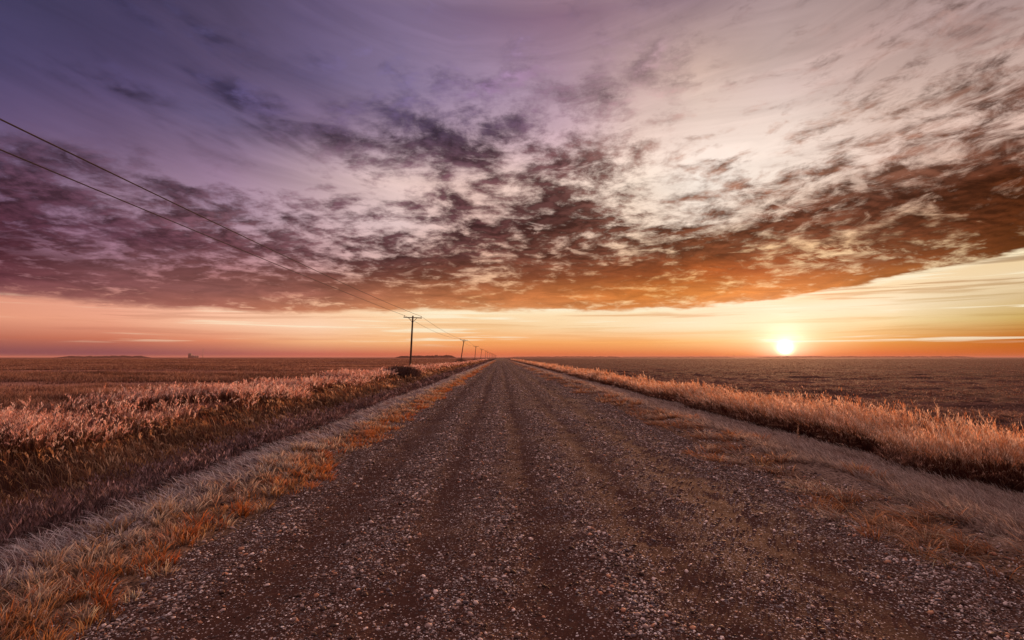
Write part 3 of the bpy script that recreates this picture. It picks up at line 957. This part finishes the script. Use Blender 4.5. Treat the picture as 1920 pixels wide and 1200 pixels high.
def pole_parts(root):
    zz_ = np.linspace(-.5, POLE_H, 14)
    ph = np.stack([.012 * np.sin(zz_ * .7), .010 * np.cos(zz_ * .55), zz_], -1)
    V, T = tube(ph, np.interp(zz_, [0, POLE_H], [.165, .115]), 14)
    tri_mesh('pole', V, T, M_wood, smooth_=False, parent=root)
    V, T = bar((-1.36, -.165, ARM_Z), (1.36, -.165, ARM_Z), .10, .125)
    tri_mesh('crossarm', V, T, M_wood, parent=root)
    for s in (-1, 1):
        V, T = bar((s * .66, -.235, ARM_Z - .03), (s * .05, -.17, ARM_Z - .66), .03, .07, .003)
        tri_mesh('brace', V, T, M_wood, parent=root)
        V, T = tube([(s * 1.24, -.165, ARM_Z + .05), (s * 1.24, -.165, ARM_Z + .20)], [.014, .014], 8)
        pin = tri_mesh('pin', V, T, M_steel, parent=root)
        prof = [(.0, .02), (.015, .06), (.04, .075), (.06, .05), (.085, .062), (.115, .04), (.14, .048), (.17, .03), (.185, .012)]
        V, T = tube([(s * 1.24, -.165, ARM_Z + .13 + z_) for z_, r_ in prof], [r_ for z_, r_ in prof], 12)
        tri_mesh('insulator', V, T, M_glass, smooth_=True, parent=root)


def copy_tree(o, parent=None):
    c = o.copy(); col.objects.link(c)
    if parent is not None: c.parent = parent
    for ch in list(o.children):
        copy_tree(ch, c)
    return c


ORD = ['nearest', 'second', 'third', 'fourth', 'fifth', 'sixth', 'seventh', 'eighth', 'ninth', 'tenth', 'eleventh', 'twelfth',
       'thirteenth', 'fourteenth', 'fifteenth', 'sixteenth', 'seventeenth', 'eighteenth']
TILT = [2.6, 8.6, 5.6, 7.5, 6, 4, 5, 3, 5, 4, 3, 5, 4, 4, 3, 4, 5, 4]
poles = []
p0 = None
for i in range(18):
    yy = 84 + 102.5 * i + (-2 if i % 2 else 1)
    xx = -13.4 + [0, .5, .3, -.2, .2, 0][i % 6] * (i > 0)
    zg = float(ground_z(np.array([xx]), np.array([yy]))[0])
    if i == 0:
        p0 = empty('utility_pole', (0, 0, 0)); pole_parts(p0); o = p0
    else:
        o = copy_tree(p0)
    o.location = (xx, yy, zg + .02)
    o.rotation_euler = (0, R(TILT[i]), 0)
    lab = ('nearest wooden utility pole, almost upright, V braces under its crossarm, dark scrub at its foot' if i == 0 else
           'wooden utility pole leaning clearly to the right with a round dark bush at its foot' if i == 1 else
           '%s utility pole from the front in the line shrinking towards the road end' % ORD[i])
    tag(o, lab, 'utility pole', 'utility poles along the left side of the road')
    poles.append(o)

# wires: one unbroken conductor on each side of the arms, sagging between poles
from mathutils import Matrix, Vector
def tip(o, s):
    M = Matrix.Translation(o.location) @ o.rotation_euler.to_matrix().to_4x4()
    return np.array(M @ Vector((s * 1.24, -.165, ARM_Z + .255)))
for s, nm in ((-1, 'field side'), (1, 'road side')):
    a0 = tip(poles[0], s)
    pts = [np.array([-13.4 + s * 1.24, -19.0, 7.95])] + [tip(o, s) for o in poles]
    path = []
    for i in range(len(pts) - 1):
        N_ = 40 if i == 0 else (20 if i < 4 else 8)
        for j in range(N_ + (i == len(pts) - 2)):
            t = j / N_
            p = pts[i] * (1 - t) + pts[i + 1] * t
            p[2] -= 4 * ((.25 if s < 0 else .56) if i == 0 else .8) * t * (1 - t)
            path.append(p)
    V, T = tube(path, [.020] * len(path), 6)
    o = tri_mesh('power_line', V, T, M_wire, smooth_=True)
    tag(o, 'thin wire on the %s ends of the crossarms, %s one at the left' % (nm, 'lower' if s < 0 else 'upper'), 'wire', 'wires along the pole line')


# ------------------------------------------------------------------ scrub at the pole feet
def bush(loc, rx_, ry_, rz_, nb, label, seed):
    r = np.random.RandomState(seed)
    root = empty('bush', loc)
    # stems
    Vs, Ts, off = [], [], 0
    for i in range(14):
        a = r.uniform(0, 2 * math.pi); e = r.uniform(.3, 1)
        end = np.array([math.cos(a) * rx_ * e * .8, math.sin(a) * ry_ * e * .8, rz_ * r.uniform(.5, .9)])
        mid = end * np.array([.35, .35, .55]) + r.normal(0, .03, 3)
        V, T = tube([(r.normal(0, .08), r.normal(0, .08), -.1), mid, end], [.022, .014, .005], 6)
        Vs.append(V); Ts.append(T + off); off += len(V)
    tri_mesh('stem', np.concatenate(Vs), np.concatenate(Ts), M_wood, parent=root)
    # twigs and dead leaves spread through a lumpy volume
    u = r.normal(0, 1, (nb, 3)); u /= np.linalg.norm(u, axis=1)[:, None]
    u[:, 2] = np.abs(u[:, 2])
    rad = r.uniform(.1, 1, nb) ** .6
    lump = .72 + .5 * fbm(u[:, 0] * 2.2 + 5, u[:, 1] * 2.2 + u[:, 2] * 2 + 9, seed, 2)
    p = u * (rad * lump)[:, None] * np.array([rx_, ry_, rz_])
    d = u * .6 + r.normal(0, .5, (nb, 3)); d[:, 2] += .4; d /= np.linalg.norm(d, axis=1)[:, None]
    ln = r.uniform(.07, .30, nb) * (rz_ / .8) ** .4
    sd2 = np.cross(d, r.normal(0, 1, (nb, 3))); sd2 /= np.linalg.norm(sd2, axis=1)[:, None]
    sd2 *= r.uniform(.005, .011, nb)[:, None]
    V = np.stack([p, p + d * (ln * .5)[:, None] - sd2, p + d * (ln * .5)[:, None] + sd2, p + d * ln[:, None]], 1).reshape(-1, 3)
    T = (np.array([(0, 2, 1), (1, 2, 3)])[None] + (np.arange(nb) * 4)[:, None, None]).reshape(-1, 3)
    pal = np.array([(.06, .028, .026), (.10, .05, .045), (.16, .08, .07), (.32, .2, .18)])
    C = np.repeat(pal[r.choice(4, nb, p=[.4, .3, .2, .1])], 4, 0)
    tri_mesh('foliage', V, T, M_weed, C, parent=root)
    tag(root, label, 'bush', 'dark bushes along the pole line')


def gz(x, y): return float(ground_z(np.array([float(x)]), np.array([float(y)]))[0])
bush((-9.2, 54, gz(-9.2, 54)), 1.8, 1.5, .98, 22000, 'low wide mound of dark scrub in front of the nearest utility pole', 3)
bush((-11.3, 163, gz(-11.3, 163)), 1.9, 1.5, 1.9, 9000, 'round dark bush at the foot of the leaning second utility pole', 5)
bush((-12.0, 262, gz(-12, 262)), 2.3, 1.6, 1.4, 4000, 'small dark bush just left of the road near the third pole', 8)

# a few single weed stalks that stand out from the grass
def weed(loc, h, label, seed):
    r = np.random.RandomState(seed)
    root = empty('weed_stalk', loc)
    pth = [(0, 0, -.03)] + [(.03 * h * t + r.normal(0, .004), r.normal(0, .004), h * t) for t in np.linspace(.15, 1, 7)]
    V, T = tube(pth, np.linspace(.0025, .001, len(pth)), 6)
    tri_mesh('stem', V, T, M_frost, np.tile((.45, .26, .16), (len(V), 1)), parent=root)
    nb = 40
    t = r.uniform(.25, 1.03, nb) ** .8
    p = np.stack([.03 * h * t, t * 0, h * t], -1)
    a = r.uniform(0, 6.28, nb)
    d = np.stack([np.cos(a) * .7, np.sin(a) * .7, np.full(nb, .7)], -1)
    ln = r.uniform(.02, .06, nb) * (1.3 - t) * 1.6
    s_ = np.stack([-np.sin(a), np.cos(a), a * 0], -1) * .004
    V = np.stack([p, p + d * (ln * .5)[:, None] - s_, p + d * (ln * .5)[:, None] + s_, p + d * ln[:, None]], 1).reshape(-1, 3)
    T = (np.array([(0, 2, 1), (1, 2, 3)])[None] + (np.arange(nb) * 4)[:, None, None]).reshape(-1, 3)
    C = np.repeat(np.array([(.72, .5, .38), (.5, .3, .2)])[r.choice(2, nb)], 4, 0)
    tri_mesh('seed_head', V, T, M_frost, C, parent=root)
    tag(root, label, 'weed')
weed((5.75, 11.0, gz(5.75, 11.0)), .46, 'single dry weed stalk standing alone on the pale grass slope right of the road', 4)


# ------------------------------------------------------------------ far things on the horizon
def belt(name, x0, x1, yc, hmax, label, seed, nb=6000, tall_end=0, lobes=.02):
    """a far row of trees, one mass of leaf clumps and trunks"""
    r = np.random.RandomState(seed)
    L_ = x1 - x0
    u = r.rand(nb)
    x = x0 + u * L_
    top = hmax * (.12 + 1.0 * fbm(x * lobes * 3, x * 0, seed, 5, .7)) * (1 + .25 * tall_end * (u > .6))
    top *= smooth(0, .12, u) * smooth(1, .93, u) * .85 + .15
    z = top * r.uniform(0, 1, nb) ** .7 - .3
    yv = yc + r.uniform(-14, 14, nb)
    sz = r.uniform(.5, 1.5, nb) * (hmax / 9)
    d1 = r.normal(0, 1, (nb, 3)); d1 /= np.linalg.norm(d1, axis=1)[:, None]
    d2 = np.cross(d1, r.normal(0, 1, (nb, 3))); d2 /= np.linalg.norm(d2, axis=1)[:, None]
    p = np.stack([x, yv, z], -1)
    V = np.stack([p + d1 * sz[:, None], p + d2 * sz[:, None], p - d1 * sz[:, None], p - d2 * sz[:, None]], 1).reshape(-1, 3)
    T = (np.array([(0, 1, 2), (0, 2, 3)])[None] + (np.arange(nb) * 4)[:, None, None]).reshape(-1, 3)
    C = np.repeat(pick([(.05, .035, .035), (.08, .05, .045)], nb), 4, 0)
    o = tri_mesh(name, V, T, M_weed, C)
    tag(o, label, 'trees', kind='stuff')
    return o


belt('shelterbelt', -1760, -1400, 2300, 9, 'long low line of trees far off on the left horizon', 3, 9000, 1)
belt('treeline', -420, -180, 2300, 11, 'grove of trees on the horizon behind the nearest utility poles', 5, 8000, 1, .03)
belt('tree_row', 60, 900, 4200, 11, 'thin hazy row of trees on the horizon right of the road', 7, 7000, 0, .012)
belt('woodland', 2100, 3900, 4600, 13, 'hazy woodland on the horizon beneath and right of the sun', 9, 9000, 0, .008)
belt('wood_edge', 950, 1900, 4600, 9, 'low hazy wood on the horizon left of the sun', 11, 6000, 0, .01)

# far plant with its stack, left
pr = empty('grain_elevator', (-1345, 2500, -.3))
def box(name, x0, x1, y0, y1, z0, z1, mat, parent, roof=0):
    V = [(x0, y0, z0), (x1, y0, z0), (x1, y1, z0), (x0, y1, z0), (x0, y0, z1), (x1, y0, z1), (x1, y1, z1), (x0, y1, z1)]
    T = [(0, 1, 5), (0, 5, 4), (1, 2, 6), (1, 6, 5), (2, 3, 7), (2, 7, 6), (3, 0, 4), (3, 4, 7), (0, 2, 1), (0, 3, 2)]
    if roof:
        xm = (x0 + x1) / 2
        V += [(xm, y0, z1 + roof), (xm, y1, z1 + roof)]
        T += [(4, 5, 8), (5, 6, 9), (5, 9, 8), (6, 7, 9), (7, 4, 8), (7, 8, 9)]
    else:
        T += [(4, 5, 6), (4, 6, 7)]
    return tri_mesh(name, V, T, mat, parent=parent)
M_pl = plain('weathered_cladding', (.16, .12, .12), .7, 0, .3, .3)
box('tower', -5, 5, -6, 6, 0, 17, M_pl, pr, 3)
box('annex', 5.05, 19, -7, 7, 0, 8, M_pl, pr, 2.5)
for cx_ in (24, 33):
    zs_ = [0, 7, 9.5]
    V, T = tube([(cx_, 0, 0), (cx_, 0, 7), (cx_, 0, 8.5), (cx_, 0, 9.6)], [4, 4, 2.4, .3], 16)
    tri_mesh('silo', V, T, M_pl, parent=pr)
tag(pr, 'tiny hazy grain elevator with silos on the left horizon', 'grain elevator')


def mast(loc, h, label):
    root = empty('radio_mast', loc)
    V, T = tube([(0, 0, -1), (0, 0, h)], [.4, .2], 6)
    tri_mesh('tower', V, T, M_steel, parent=root)
    for zz2 in (h * .82, h * .94):
        V, T = bar((-1.1, 0, zz2), (1.1, 0, zz2), .3, .4, .03)
        tri_mesh('antenna', V, T, M_steel, parent=root)
    tag(root, label, 'mast', 'radio masts on the horizon')
mast((-645, 1250, -.3), 21, 'faint thin radio mast on the horizon beside the grain elevator')
mast((1075, 2600, -.3), 14, 'short thin mast on the horizon left of the sun')


# ------------------------------------------------------------------ dawn haze over the plain
hm = bpy.data.materials.new('dawn_haze'); hm.use_nodes = True
hm.node_tree.nodes.clear()
ho = hm.node_tree.nodes.new('ShaderNodeOutputMaterial')
hv = hm.node_tree.nodes.new('ShaderNodeVolumePrincipled')
hv.inputs['Color'].default_value = (.90, .48, .40, 1)
hv.inputs['Density'].default_value = 8.0e-5
hm.node_tree.links.new(hv.outputs[0], ho.inputs['Volume'])
hx, hy0, hy1, z0_, z1_ = 15600, -9800, 17000, -2.2, 27
V = [(-hx, hy0, z0_), (hx, hy0, z0_), (hx, hy1, z0_), (-hx, hy1, z0_), (-hx, hy0, z1_), (hx, hy0, z1_), (hx, hy1, z1_), (-hx, hy1, z1_)]
me = bpy.data.meshes.new('haze')
me.from_pydata(V, [], [(0, 3, 2, 1), (4, 5, 6, 7), (0, 1, 5, 4), (1, 2, 6, 5), (2, 3, 7, 6), (3, 0, 4, 7)])
me.materials.append(hm)
haze = bpy.data.objects.new('haze', me); col.objects.link(haze)
tag(haze, 'thin dawn haze over the far plain', 'haze', kind='stuff')
